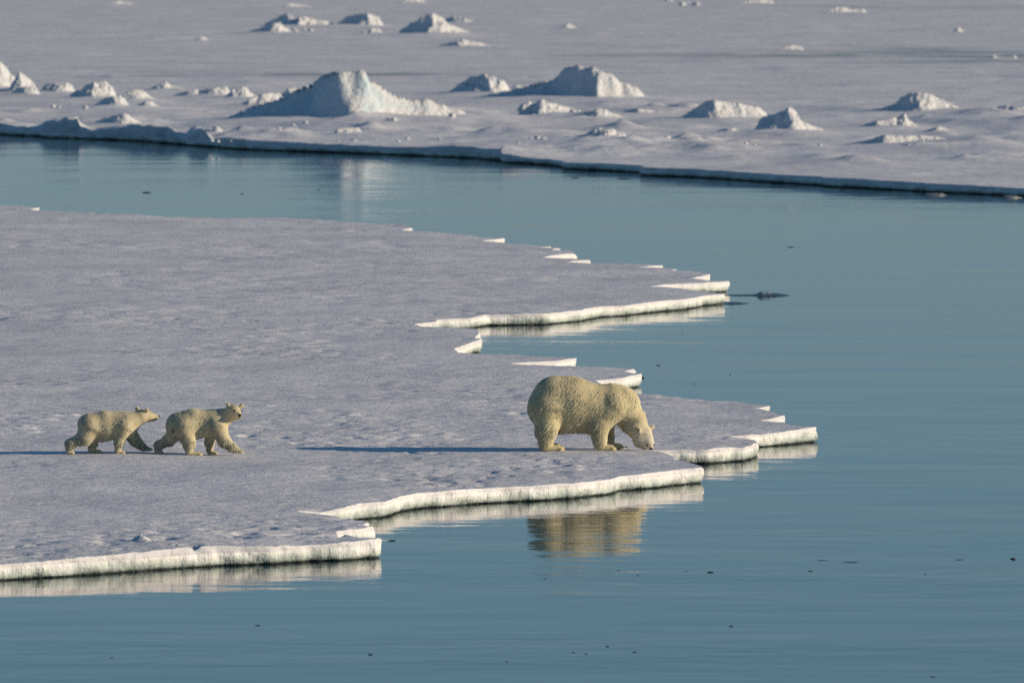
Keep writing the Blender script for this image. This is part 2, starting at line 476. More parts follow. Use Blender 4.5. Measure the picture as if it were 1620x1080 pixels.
H('ice hummock with a pale upright horn, right of the smooth white wedge', 210, 1249,
  [(1192,204),(1198,194),(1203,186),(1221,183.7),(1240,179),(1247,170),(1253,169.5),(1260,180),(1268,193),(1281,199),(1299,206),(1312,210)], depth=0.8)
H('small dark ice lump in the snow under the smooth white wedge', 210, 1155, [(1129,209),(1144,204),(1153,203),(1159,202),(1170,207)])
H('peaked ice hummock standing alone near the right, dark left side, pale right slope', 180, 1454,
  [(1382,181),(1416,170),(1429,157),(1440,150),(1451,149.5),(1464,151),(1482,161),(1496,169),(1515,178)])
H('low jagged bright ice hummock in front of the lone right peak', 201, 1390,
  [(1360,202),(1376,194.5),(1389,192),(1402,190),(1414,184),(1419,187),(1427,180),(1433,181),(1444,195),(1454,200)], rough=1.5)
H('little ice cone right of the low jagged bright hummock', 207, 1480, [(1462,205),(1478,200),(1485,197),(1500,203),(1524,208)])
H('long low ice slab with a bright end and a long thin shadow', 230, 1400,
  [(1330,229),(1372,221),(1394,215),(1399,214),(1410,214.4),(1429,218),(1456,220),(1482,222.5),(1507,228)], depth=0.8, rough=0.6, name='ice_slab', cat='ice slab')  # low left ramp added to the shape to lengthen the slab's shadow
H('dark ice hummock cut by the right border', 179, 1609, [(1565,179),(1587,170),(1604,171),(1611,173),(1622,168),(1650,164),(1690,178)])
H('low dark twin-peaked ice hummock near the edge of the far ice', 229, 957,
  [(910,228),(933,218),(947,211),(956,214.5),(962,214),(971,211),(987,219),(993,229)], rough=1.3)
H('tall white ice spire at the left border', 143, -12, [(-60,143),(-30,122),(-10,102),(0,101),(8,108),(15,126),(22,138)])
H('bright white ice peak just right of the spire at the left border', 146, 18, [(12,144),(18,130),(32,116),(42,124.6),(52,133),(60,145)])
H('low shaded ice lump in front of the bright white left peak', 150, 40, [(17,149),(27,140),(40,138),(48,136.5),(57,139),(62,149)])
H('rounded ice lump with a dark left side, third from the left border', 147, 92, [(64,147),(73,133.5),(88,133),(103,130),(111,134),(117,146)])
H('ragged pale ice ridge behind the dark-sided lumps on the left', 156, 148, [(110,152),(125,143),(143,132),(149,130),(156,133),(164,131),(177,139),(184,154)], rough=1.4)
H('smooth bright ice bump right of the ragged pale ridge', 159, 196, [(188,158),(196,149),(210,142.5),(222,143),(233,151),(246,158)], rough=0.6)
H('small pointed ice lump with a shadow, below the ragged pale ridge', 173, 182, [(144,173),(164,162),(176,158),(189,156),(195,162),(202,171)])
H('small bright ice lump right of the small pointed one', 173, 230, [(214,172),(231,164.5),(239,163.5),(251,172)])
H('tiny sharp ice tooth behind the smooth bright bump', 143, 251, [(236,142),(250,135),(260,130),(268,137),(292,142)])
H('low shadowed ice lump left of the bright blocks', 153, 300, [(272,152),(286,147),(298,146),(309,144),(318,152)])
H('wide low ice lump leading the row of bright blocks', 153, 336, [(303,153),(316,146),(334,144),(347,139),(358,138),(364,150)])
H('leaning bright ice block in the row left of the blue peak', 156, 366, [(354,155),(367,142),(378,141),(388,139),(396,148),(408,155)], rough=1.3)
H('biggest bright ice block in the row left of the blue peak', 166, 392, [(378,166),(392,157),(404,152),(417,146),(440,146),(449,160)])
H('ice block peeping out behind the left slope of the blue peak', 156, 456, [(443,155),(455,141),(471,140),(486,136),(498,146)])
H('snowy ice lump just above the raised left end of the far ice edge', 199, 195, [(150,197),(168,189),(174,190.5),(180,185.5),(193,182),(201,183),(212,189.7),(224,198)])
H('bright flat ice slab lying at the foot of the blue peak', 214, 531, [(528,213),(533,204.5),(550,204),(568,205.5),(573,213)], name='ice_slab', cat='ice slab', rough=0.4)
# farther row
H('low ice lump at the left end of the farthest row', 53, 432, [(388,53),(417,44),(432,37),(439,36),(447,43),(462,51)])
H('long ragged ice ridge behind the leftmost lump of the farthest row', 43, 474, [(418,40),(447,26),(456,23.5),(464,32),(475,27),(481,28),(503,34),(530,41)], rough=1.3)
H('rounded ice hummock with a dark left half, middle of the farthest row', 43, 583, [(533,42),(550,30),(563,25),(585,22.5),(595,28),(608,41)])
H('cone-shaped ice hummock with a broad bright right side, farthest row', 57, 682, [(636,52),(664,32),(684,24),(698,30),(713,42),(730,50),(754,58)])
H('faint ice ridge behind the right side of the cone', 37, 735, [(698,35),(718,26),(733,31),(752,36)])
H('long flat ice lump in front of the right foot of the cone', 75, 724, [(690,75),(718,67),(731,63),(755,68),(780,75)])
H('bright low ice lump between the middle and the cone of the farthest row', 54, 584, [(580,53),(587,46),(600,46),(605,53)])
H('white isolated ice lump beyond the lone right peak', 80, 1228, [(1226,79),(1240,75),(1253,72),(1269,74),(1273,80)])
H('pale double ice lump high at the right', 22, 1306, [(1303,21),(1325,12),(1339,13),(1348,18),(1367,15),(1373,22)])
H('tiny white ice tooth alone at the upper right', 51, 1510, [(1507,51),(1516,43),(1528,51)])
H('small pale ice pair at the right border of the farther ice', 94, 1570, [(1566,94),(1573,88),(1580,92),(1600,92),(1606,87),(1611,94)])
H('small white ice lump with a long shadow at the upper left', 65, 311, [(308,65),(314,60),(321,58),(332,65)])
H('tiny pale ice lump above the broad dome', 46, 884, [(880,46),(900,37.5),(914,46)])
H('pale streak of ice at the top border, right half', 7, 1166, [(1160,7),(1180,3),(1205,0),(1222,1),(1226,7)])
H('pale ice lump at the top border above the rounded middle hummock', 5, 632, [(628,5),(640,-1),(660,-3),(676,4)])
H('thin bright ice ridge above the left end of the farthest row', 12, 449, [(445,12),(458,6),(475,8),(500,12)])
H('faint ice lump near the top border at the far left', 8, 172, [(170,8),(183,2),(200,4),(216,8)])

def hum_geom(h):
    pr = np.array(h['prof'], float)
    sc = (h['base'] - YH) / (HCAM - ICE)              # photo pixels per metre there
    cx, cy = W(h['split'], h['base'], ICE + 0.02)
    u = (pr[:, 0] - h['split']) / sc
    hh = np.maximum(0.0, (h['base'] - pr[:, 1]) / sc) * 0.89
    return cx, cy, u, hh
for h in HUM:
    h['g'] = hum_geom(h)

EDGE = np.array([W(*p) for p in FAR_PX]); EDGE = EDGE[np.argsort(EDGE[:, 0])]
BANK = np.array([(-400,.1),(-60,.12),(0,.12),(50,.03),(66,.02),(70,.30),(103,.32),(105,.42),(122,.38),(127,.10),(150,.06),(168,.16),(189,.34),(220,.44),(262,.42),(279,.26),(297,.10),(301,.36),(319,.42),(326,.28),(334,.02),(2000,0)])
_q = np.random.default_rng(31)
DRIFTS = [(_q.uniform(-24, 22), _q.uniform(276, 345), _q.uniform(.5, 2.6), _q.uniform(.8, 3.5), _q.uniform(.06, .34), _q.uniform(-.6, .6)) for _ in range(95)]
DRIFTS += [(_q.uniform(-30, 30), _q.uniform(350, 620), _q.uniform(.6, 3.0), _q.uniform(1., 5), _q.uniform(.05, .25), _q.uniform(-.6, .6)) for _ in range(60)]

def far_z(x, y):
    x = np.asarray(x, float); y = np.asarray(y, float)
    z = 0.28 + 0.05 * fbm(x * 0.10, y * 0.05, o=3) + 0.05 * fbm(x * 0.55, y * 0.3 + 8, o=4, gain=0.55) * sstep(-.4, .5, fbm(x * .06 + 3, y * .04, o=2))
    z = z + 0.26 * sstep(264, 292, y) * sstep(372, 335, y) * fbm(x * 0.13 + 2, y * 0.05, o=3)
    z = np.maximum(z, 0.20)
    # tilted blocks and a drifted bank frozen into the left end of the edge
    near = (x < -8) & (y < 330)
    if near.any():
        col = 810 + x[near] / y[near] * FPX
        back = y[near] - np.interp(x[near], EDGE[:, 0], EDGE[:, 1])
        up = np.interp(col, BANK[:, 0], BANK[:, 1]) * sstep(4.5, 1.2, back)
        z[near] = z[near] + up * (1 + 0.18 * fbm(x[near] * 2.2, y[near] * 1.1, o=3))
    crag = 1 + 0.5 * fbm(x * 1.6, y * 0.9, o=3)
    for dx, dy, wx_, wy_, hg, sk in DRIFTS:
        ex = (x - dx) / wx_; ey = (y - dy) / wy_
        m = (np.abs(ex) < 3) & (np.abs(ey) < 3)
        if not m.any(): continue
        d = np.sqrt((ex[m] + sk * ey[m]) ** 2 + ey[m] ** 2 + 0.02)
        z[m] = z[m] + hg * np.exp(-1.7 * d) * crag[m]
    for h in HUM:
        if not h['apron']: continue
        cx, cy, u, hh = h['g']
        m = 0.5 * (u[0] + u[-1]); L = 0.5 * (u[-1] - u[0]); a = 0.22 * hh.max() * h['apron']
        d = ((x - cx - m) / (L * 1.4)) ** 2 + ((y - cy - 0.3 * L) / (L * 1.6 + 1.0)) ** 2
        z = z + a * np.exp(-d * 1.2)
    return z

def make_far():
    P = np.array([W(*p) for p in FAR_PX])
    D = densify(P, 0.13, 0.20, closed=False)
    bank_pts = scatter(0.13, -24, -11, 290, 325)
    bank_pts = bank_pts[(bank_pts[:, 1] - np.interp(bank_pts[:, 0], EDGE[:, 0], EDGE[:, 1])) < 5]
    nw = len(D)
    poly = np.concatenate([D, np.array([(220., 210.), (4500., 300.), (4500., 8000.), (-4500., 8000.), (-4500., 420.), (-60., 420.)])])
    pts = np.concatenate([scatter(0.32, -30, 24, 236, 345), scatter(0.5, -36, 34, 345.3, 440), bank_pts, scatter(0.9, -60, 62, 440.5, 800), scatter(40, -1500, 1500, 820, 3000)])
    pts = pts[inside(pts, poly)]
    pts = pts[~near_edge(pts, D, 0.10)]
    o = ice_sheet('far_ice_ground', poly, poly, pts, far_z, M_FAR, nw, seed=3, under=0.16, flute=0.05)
    tag(o, 'wide snowy pack ice beyond the open water', kind='structure')
make_far()

def make_hummock(h, k):
    cx, cy, u, hh = h['g']
    L = u[-1] - u[0]; hm = hh.max()
    step = max(L / 110, 0.035)
    wmax = (1.5 * hm + 0.28 * L) * h['depth']
    w0 = h['depth']
    span = max(h['kl'] * abs(min(u[0], 0)), h['kr'] * max(u[-1], 0)) + wmax
    nx = int((L + 0.8) / step) + 1; ny = int((wmax * 1.2 + span) / (step * 1.4)) + 2
    ny = min(ny, 150)
    xs = np.linspace(u[0] - 0.4, u[-1] + 0.4, nx); ys = np.linspace(-wmax, span, ny)
    X, Y = np.meshgrid(xs, ys)
    r = r_ = 0.75 * h['rough']
    wx = 0.22 * hm * fbm(X * 1.3 / max(hm, .3) + k * 3.1, Y * 1.3 / max(hm, .3), o=3)
    Xw = X + wx + h.get('sh', 0) * (Y + 0.3)
    ph = np.interp(Xw, u, hh, left=0, right=0)
    ph = ph * (1 + 0.10 * min(r_, 1.3) * fbm(X * 2.6 / max(hm, .4) + k, Y * 1.2 / max(hm, .4), o=3))
    Xr = np.sqrt(Xw * Xw + (0.12 * hm) ** 2) - 0.12 * hm
    v0 = np.where(Xw < 0, Xr * h['kl'], Xr * h['kr'])
    v0 = v0 + 0.30 * min(r, 1.0) * hm * fbm(X * .9 / max(hm, .3), Y * .7 / max(hm, .3) + k * 1.7, o=3)
    t = (Y - v0)
    wf = (0.95 * ph + 0.2) * w0; wb = (1.6 * ph + 0.3) * w0
    tt = np.where(t < 0, -t / wf, t / wb)
    g = np.clip(1 - tt, 0, 1); g = (0.62 * g ** 1.1 + 0.38 * g ** 2.6) if h['apron'] else g ** 0.6
    r = 0.75 * h['rough']
    f = 1.15 / max(hm, 0.25)
    rid = 1 - 2 * np.abs(fbm(X * f + k * 7.7, Y * f, ph * f * .7, o=4, gain=0.55))
    cell = np.floor(3 * fbm(X * f * .9 + 2, Y * f * .9 + k, o=2)) / 3
    z = ph * g
    z = z + z * g * r * (0.13 * rid + 0.08 * cell) * (1 - 0.75 * g ** 6) + r * 0.10 * hm * sstep(0, .25, g) * (1 - g ** 4) * fbm(X * f * 3, Y * f * 3 + k, o=3)
    q_ = np.random.default_rng(100 + k)
    for _ in range(int(9 * min(r, 1.3)) if h['apron'] else 0):
        bx = q_.uniform(u[0], u[-1]); bh = float(np.interp(bx, u, hh)); br = hm * q_.uniform(0.08, 0.22)
        by = (abs(bx) * (h['kl'] if bx < 0 else h['kr'])) - q_.uniform(0.25, 0.9) * (0.55 * bh + .1) * w0; br *= min(1.0, 0.2 + bh / (0.8 * hm))
        d_ = np.hypot((X + .3 * wx - bx), (Y - by) * 0.8) / br
        z = z + br * q_.uniform(.45, .9) * np.clip(1.15 - d_, 0, .8) * (g > 0)
    gz = (near_z if h.get('near') else far_z)(cx + X.ravel(), cy + Y.ravel()).reshape(X.shape)
    Z = np.where(g > 0, gz + z - 0.02, gz - 0.10)
    if not h['apron']:
        Z = np.where(g > 0, np.maximum(Z, -0.2), -0.3)
        Z = np.where((g > 0), Z, -0.3)
    V = np.column_stack([X.ravel(), Y.ravel(), Z.ravel()])
    i = np.arange(nx - 1)[None, :] + nx * np.arange(ny - 1)[:, None]; i = i.ravel()
    F = np.column_stack([i, i + 1, i + nx + 1, i + nx])
    gg = g.ravel()
    keep = (gg[F] > 0).any(1)
    F = F[keep]
    used = np.unique(F); rm = np.full(len(V), -1); rm[used] = np.arange(len(used))
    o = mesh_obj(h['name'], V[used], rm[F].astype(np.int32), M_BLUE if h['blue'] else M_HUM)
    o.location = (cx, cy, 0)
    tag(o, h['label'], h['cat'], h['group'])
for k, h in enumerate(HUM): make_hummock(h, k)

# ------------------------------------------------------------------ loose lumps of ice
def lump_mesh(name, seed, n=14):
    r = np.random.default_rng(seed)
    th = np.linspace(0, 2 * math.pi, n, endpoint=False); V = []; F = []
    rows = 6
    for j in range(rows):
        a = j / rows * math.pi / 2
        for t in th:
            d = np.array([math.cos(t) * math.cos(a), math.sin(t) * math.cos(a), math.sin(a)])
            q = 1 + 0.42 * float(fbm(d[0] * 1.8 + seed, d[1] * 1.6, d[2] * 1.6, o=3))
            V.append(d * q)
    V.append((0.1, 0, 0.95))
    for j in range(rows - 1):
        for i in range(n):
            F.append((j * n + i, j * n + (i + 1) % n, (j + 1) * n + (i + 1) % n, (j + 1) * n + i))
    for i in range(n): F.append(((rows - 1) * n + i, (rows - 1) * n + (i + 1) % n, rows * n))
    o = mesh_obj(name, V, F, M_HUM)
    return o
PROTO = []
def lump(px, py, w, hgt, label, name='ice_lump', cat='ice lump', group=None, zf=None, mat=None, seed=0, dep=1.0):
    """w, hgt in photo pixels."""
    z0 = ICE if zf else 0.0
    x, y = W(px, py, z0)
    sc = (py - YH) / (HCAM - z0)
    z = float(zf(np.array([x]), np.array([y]))[0]) - 0.02 if zf else -0.01
    key = (seed % 5, name, mat.name if mat else '')
    src = next((o for k, o in PROTO if k == key), None)
    if src is None:
        o = lump_mesh(name, 10 + seed % 5)
        if mat: o.data.materials[0] = mat
        PROTO.append((key, o))
    else:
        o = src.copy(); COL.objects.link(o)
    o.location = (x, y, z)
    hw = w / sc / 2
    o.scale = (hw, hw * dep, hgt / sc * 1.05 + 0.01)
    o.rotation_euler.z = 0 if dep != 1.0 else seed * 1.7
    tag(o, label, cat, group)
    return o

rr = random.Random(9)
def rubble(n, x0, x1, y0, y1, wmin, wmax, label, group):
    for i in range(n):
        if i % 4 == 0: cx, cy = rr.uniform(x0, x1), rr.uniform(y0, y1)
        px = min(max(rr.gauss(cx, 0.09 * (x1 - x0)), x0), x1); py = min(max(rr.gauss(cy, 1.3), y0), y1)
        w = wmin * 0.7 + (wmax * 1.15 - wmin * 0.7) * rr.random() ** 2.2
        lump(px, py, w, w * rr.uniform(.3, .55), label, group=group, zf=far_z, seed=rr.randrange(50))
rubble(16, 994, 1100, 224, 234, 6, 15, 'small white ice lump in the rubble strip right of the low dark twin-peaked hummock', 'ice rubble right of the twin-peaked hummock')
rubble(7, 1105, 1200, 228, 236, 5, 12, 'small ice lump in the thin rubble below the horned hummock', 'ice rubble below the horned hummock')
rubble(8, 815, 905, 226, 234, 5, 12, 'small ice lump in the rubble left of the low dark twin-peaked hummock', 'ice rubble left of the twin-peaked hummock')
rubble(14, 328, 525, 203, 224, 6, 16, 'small ice lump on the snow between the blue peak and the water', 'ice rubble before the blue peak')
rubble(7, 590, 715, 168, 205, 6, 13, 'small ice lump on the right foot of the blue peak', 'ice rubble right of the blue peak')
rubble(8, 835, 900, 176, 190, 5, 11, 'small ice lump around the small pointed hummock', 'ice rubble around the small pointed hummock')
rubble(8, 465, 640, 46, 62, 5, 11, 'small ice lump scattered in front of the farthest row', 'ice rubble before the farthest row')
rubble(6, 70, 150, 172, 177, 5, 10, 'small ice lump on the snow left of the small pointed lump', 'ice rubble left of the small pointed lump')
rubble(6, 1000, 1120, 2, 9, 6, 13, 'faint ice lump along the top border', 'ice lumps along the top border')
rubble(12, 335, 700, 222, 229, 5, 10, 'small ice lump along the lip of the far ice edge', 'ice rubble along the far ice edge')
rubble(9, 1270, 1460, 232, 240, 4, 9, 'tiny ice lump near the long low slab', 'ice rubble near the long low slab')

def near_mound(label, base, split, prof, kl, kr, depth, rough):
    h = dict(label=label, base=base, split=split, prof=prof, blue=False, depth=depth, name='snow_mound', cat='snow mound', group='snow mounds on the near ice', kl=kl, kr=kr, rough=rough, apron=1, near=True)
    h['g'] = hum_geom(h)
    make_hummock(h, 90 + split)
near_mound('small blue-shaded snow mound on the near ice by the lower left edge', 858, 231, [(200,858),(206,853),(216,846),(226,841),(231,842),(240,848),(254,858)], 0.4, 0.6, 1.2, 0.5)
near_mound('low bright snow swelling at the lip of the ice right of the blue-shaded mound', 864, 272, [(256,864),(266,860),(274,858),(284,860),(297,865)], 0.2, 0.3, 1.5, 0.5)

def shard(px, py, w, hgt, label, mat=None, seed=0, dep=0.9):
    lump(px, py, w * .85, hgt * .6, label, 'ice_fragment', 'ice fragment', 'dark ice fragments floating on the sea', mat=mat or M_DARKICE, seed=seed, dep=dep)
FR = [(620,855,15,2.0,'dark flat ice fragment right of the lowest tip of the near floe'),
 (1603,884,15,3.2,'largest dark ice fragment, at the right border'),
 (1518,885,22,0.7,'thin dark sliver of ice left of the fragment at the right border'),
 (1300,886,26,0.8,'thin dark ice streak on the open water, left one of a pair'),
 (1345,889,44,0.8,'thin dark ice streak on the open water, right one of a pair'),
 (1124,905,12,2.2,'small black ice fragment below right of the bear reflection'),
 (1086,903,5,1.4,'black speck of ice left of the fragment below the bear reflection'),
 (1157,990,10,1.8,'lone black ice fragment low in the middle right'),
 (978,902,9,1.0,'thin black ice speck under the bear reflection'),
 (1009,910,5,1.2,'black dot of ice right under the bear reflection'),
 (1282,903,10,1.2,'short black ice speck under the pair of streaks'),
 (1464,908,7,1.0,'faint black ice speck right of the pair of streaks'),
 (862,915,8,1.0,'black ice speck at the lower left of the bear reflection'),
 (907,1032,7,1.6,'left black ice speck of the four near the bottom middle'),
 (927,1034,6,1.2,'second black ice speck of the four near the bottom middle'),
 (961,1022,7,1.6,'upper black ice speck of the four near the bottom middle'),
 (1004,1031,14,1.4,'right and widest black ice speck of the four near the bottom middle'),
 (802,1046,9,1.2,'black ice speck low at the bottom, left of the four'),
 (1475,1070,10,1.4,'black ice speck at the bottom border on the right'),
 (586,1035,13,1.8,'black ice fragment at the bottom under the lowest floe tip'),
 (408,989,11,1.2,'paired black ice speck on the lower left water'),
 (177,1040,9,1.2,'black ice speck in the lower left corner water'),
 (484,889,16,1.2,'dark ice scrap in the reflection of the near ice wall'),
 (445,891,8,1.0,'smaller dark ice scrap in the reflection of the near ice wall'),
 (1042,578,11,1.4,'black ice speck right of the pale tip behind the big bear'),
 (1017,598,5,3.0,'black ice chip touching the floe tip above the big bear'),
 (1098,607,5,1.2,'black ice dot on the water above the right floe point'),
 (1155,593,4,1.2,'black ice dot farther right above the right floe point'),
 (1251,391,13,1.4,'black ice speck high on the open water at the right'),
 (1080,527,4,1.0,'black ice dot inside the bay between the floe points'),
 (232,305,16,2.0,'dark ice scrap on the left channel water'),
 (383,307,9,1.3,'smaller dark ice scrap on the left channel water'),
 (504,300,7,1.0,'faint ice scrap beside the bright peak reflection'),
 (986,283,22,2.2,'dark ice scrap floating below the far ice edge, centre'),
 (910,282,16,1.6,'thin dark ice scrap under the notch of the far ice edge'),
 (1335,301,18,2.4,'dark ice scrap below the far ice edge on the right'),
 (1072,720.5,8,1.5,'dark ice chip in the crack beside the head of the big bear'),
 (1199,711,7,2.5,'dark ice chip in the corner of the right floe point')]
for i, (px, py, w, hg, lb) in enumerate(FR): shard(px, py, w, hg, lb, seed=i)
for i, (px, py, w, hg, lb) in enumerate([(1352,294,30,2.6,'pale brash ice patch against the far ice edge, left one on the right side'),
        (1480,309,40,3.0,'grey brash ice patch beside the far ice edge'), (1518,305,14,4,'small pale brash lump behind the grey brash patch'),
        (1600,313,34,3.4,'grey brash ice patch at the right border')]):
    lump(px, py, w, hg, lb, 'brash_ice', 'brash ice', 'brash ice along the far edge', mat=M_GREYICE, seed=i + 3, dep=0.9)

def slush(py, prof, label):
    """dark rim of thin broken ice lying on the water: (column, half width m, height m) along it."""
    prof = np.array(prof, float); n = 80; rows = 7; V = []; F = []
    for i in range(n + 1):
        t = i / n; px = prof[0, 0] + (prof[-1, 0] - prof[0, 0]) * t
        wd, hg = np.interp(px, prof[:, 0], prof[:, 1]), np.interp(px, prof[:, 0], prof[:, 2])
        x, y = W(px, py, 0)
        wd = wd * (1 + 0.35 * float(fbm(np.array([t * 11]), np.array([py]), o=3)[0])) + 0.01
        for j in range(rows):
            q = j / (rows - 1) * 2 - 1
            V.append((x, y + q * wd, (1 - q * q) * (hg + hg * 0.5 * float(pn(np.array([t * 17 + py]), np.array([q * 1.5]))[0])) - 0.01))
    for i in range(n):
        for j in range(rows - 1):
            k = i * rows + j
            F.append((k, k + rows, k + rows + 1, k + 1))
    tag(mesh_obj('floating_slush', V, F, M_DARKICE), label, 'slush ice', 'dark slush strips at the far point')
slush(467.2, [(1146, .3, .02), (1165, .45, .03), (1190, .5, .03), (1205, .9, .05), (1225, 1.1, .06), (1240, .7, .03), (1251, .0, .01)], 'dark pointed slush strip carrying a small grey ice chunk off the far point')
slush(480.0, [(1062, .1, .02), (1085, .6, .035), (1140, .8, .04), (1165, .8, .03), (1180, .4, .02), (1188, .0, .01)], 'dark slush strip along the foot of the far point wall')
lump(1209, 467.6, 26, 5.5, 'small grey ice chunk sitting on the dark slush strip', 'ice_chunk', 'ice chunk', mat=M_GREYICE, seed=1)

# ------------------------------------------------------------------ bears
def seg_dist(P, a, b, ra, rb, sy):
    a = np.array(a, float); b = np.array(b, float)
    q = P - a; ab = b - a
    L2 = max(ab @ ab, 1e-9)
    t = np.clip((q @ ab) / L2, 0, 1)
    d = q - t[:, None] * ab
    d2 = d[:, 0] ** 2 + (d[:, 1] / sy) ** 2 + d[:, 2] ** 2
    return np.sqrt(d2) - (ra + (rb - ra) * t)

class Body:
    """one smooth body from tapered limbs blended together: chains of (x, y, z, radius)."""
    def __init__(self): self.p = []
    def chain(self, pts, k=0.06, sy=1.0):
        for a, b in zip(pts[:-1], pts[1:]):
            self.p.append((a[:3], b[:3], a[3], b[3], sy, k))
    def ell(self, c, ax, k=0.02): self.p.append((c, ax, None, None, None, k))
    def sdf(self, P):
        d = np.full(len(P), 9.0)
        for a, b, ra, rb, sy, k in self.p:
            if ra is None:
                q = (P - np.array(a)) / np.array(b)
                e = (np.sqrt((q * q).sum(1)) - 1) * min(b)
            else:
                e = seg_dist(P, a, b, ra, rb, sy)
            h = np.maximum(k - np.abs(d - e), 0) / k
            d = np.minimum(d, e) - h * h * k * 0.25
        return d
    def grad(self, P, e=0.004):
        g = np.stack([self.sdf(P + np.eye(3)[i] * e) - self.sdf(P - np.eye(3)[i] * e) for i in range(3)], 1)
        return g / np.maximum(np.linalg.norm(g, axis=1), 1e-9)[:, None]
    def front_y(self, x, z, y0=-0.8):
        """first surface point met coming from the near side."""
        ys = np.linspace(y0, 0.6, 700)
        d = self.sdf(np.column_stack([np.full_like(ys, x), ys, np.full_like(ys, z)]))
        i = np.argmax(d < 0)
        return float(ys[i]) if d[i] < 0 else None
    def mesh(self, lo, hi, h):
        lo = np.array(lo, float); n = np.ceil((np.array(hi) - lo) / h).astype(int)
        ax = [lo[i] + np.arange(n[i]) * h for i in range(3)]
        G = np.stack(np.meshgrid(*ax, indexing='ij'), -1).reshape(-1, 3)
        d = self.sdf(G).reshape(n)
        cnt = np.zeros(n - 1); acc = np.zeros((*(n - 1), 3))
        I = np.stack(np.meshgrid(*[np.arange(m - 1) for m in n], indexing='ij'), -1).astype(float)
        c = [(0,0,0),(1,0,0),(0,1,0),(1,1,0),(0,0,1),(1,0,1),(0,1,1),(1,1,1)]
        def cut(o): return d[o[0]:n[0]-1+o[0], o[1]:n[1]-1+o[1], o[2]:n[2]-1+o[2]]
        for p in range(8):
            for q in range(p + 1, 8):
                df = np.abs(np.subtract(c[p], c[q]))
                if df.sum() != 1: continue
                A, B = cut(c[p]), cut(c[q])
                m = (A < 0) != (B < 0)
                t = np.where(m, A / np.where(m, A - B, 1), 0)
                off = np.array(c[p]) + t[..., None] * (np.array(c[q]) - np.array(c[p]))
                acc += np.where(m[..., None], off, 0); cnt += m
        act = cnt > 0
        idx = np.full(n - 1, -1); idx[act] = np.arange(act.sum())
        V = lo + (I[act] + acc[act] / cnt[act][:, None]) * h
        Q = []
        s = d < 0
        for a in range(3):
            u, v = (a + 1) % 3, (a + 2) % 3
            sl0 = [slice(None)] * 3; sl1 = [slice(None)] * 3
            sl0[a] = slice(0, -1); sl1[a] = slice(1, None)
            x = s[tuple(sl0)] != s[tuple(sl1)]
            w = np.argwhere(x)
            w = w[(w[:, u] > 0) & (w[:, v] > 0) & (w[:, u] < n[u] - 1) & (w[:, v] < n[v] - 1)]
            eu = np.zeros(3, int); eu[u] = 1; ev = np.zeros(3, int); ev[v] = 1
            f = np.stack([idx[tuple((w - eu - ev).T)], idx[tuple((w - ev).T)], idx[tuple(w.T)], idx[tuple((w - eu).T)]], 1)
            flip = ~s[tuple(w.T)]
            f[flip] = f[flip][:, ::-1]
            Q.append(f)
        return V, np.concatenate(Q).astype(np.int32)

def fur(body, V, F, n, length, width, flow, parent, mat, seed, nlock=0, wlock=0.01):
    a = strands(body, V, F, n, length, width, flow, seed, 1.05, 0.13, 0.08)
    parts = [a]
    if nlock: parts.append(strands(body, V, F, nlock, length, wlock, flow, seed + 50, 1.75 if wlock > .006 else 1.35, 0.14, 0.09))
    VV = np.concatenate([p[0] for p in parts]); NN = np.concatenate([p[3] for p in parts]); CC = np.concatenate([p[4] for p in parts])
    o = 0; Q = []; T = []
    for p in parts:
        Q.append(p[1] + o); T.append(p[2] + o); o += len(p[0])
    ob = mesh_obj('fur', VV, [np.concatenate(Q).astype(np.int32), np.concatenate(T).astype(np.int32)], mat, parent)
    me = ob.data
    at = me.attributes.new('streak', 'FLOAT', 'POINT'); at.data.foreach_set('value', CC.astype(np.float32))
    me.normals_split_custom_set_from_vertices(NN.tolist())
    return ob

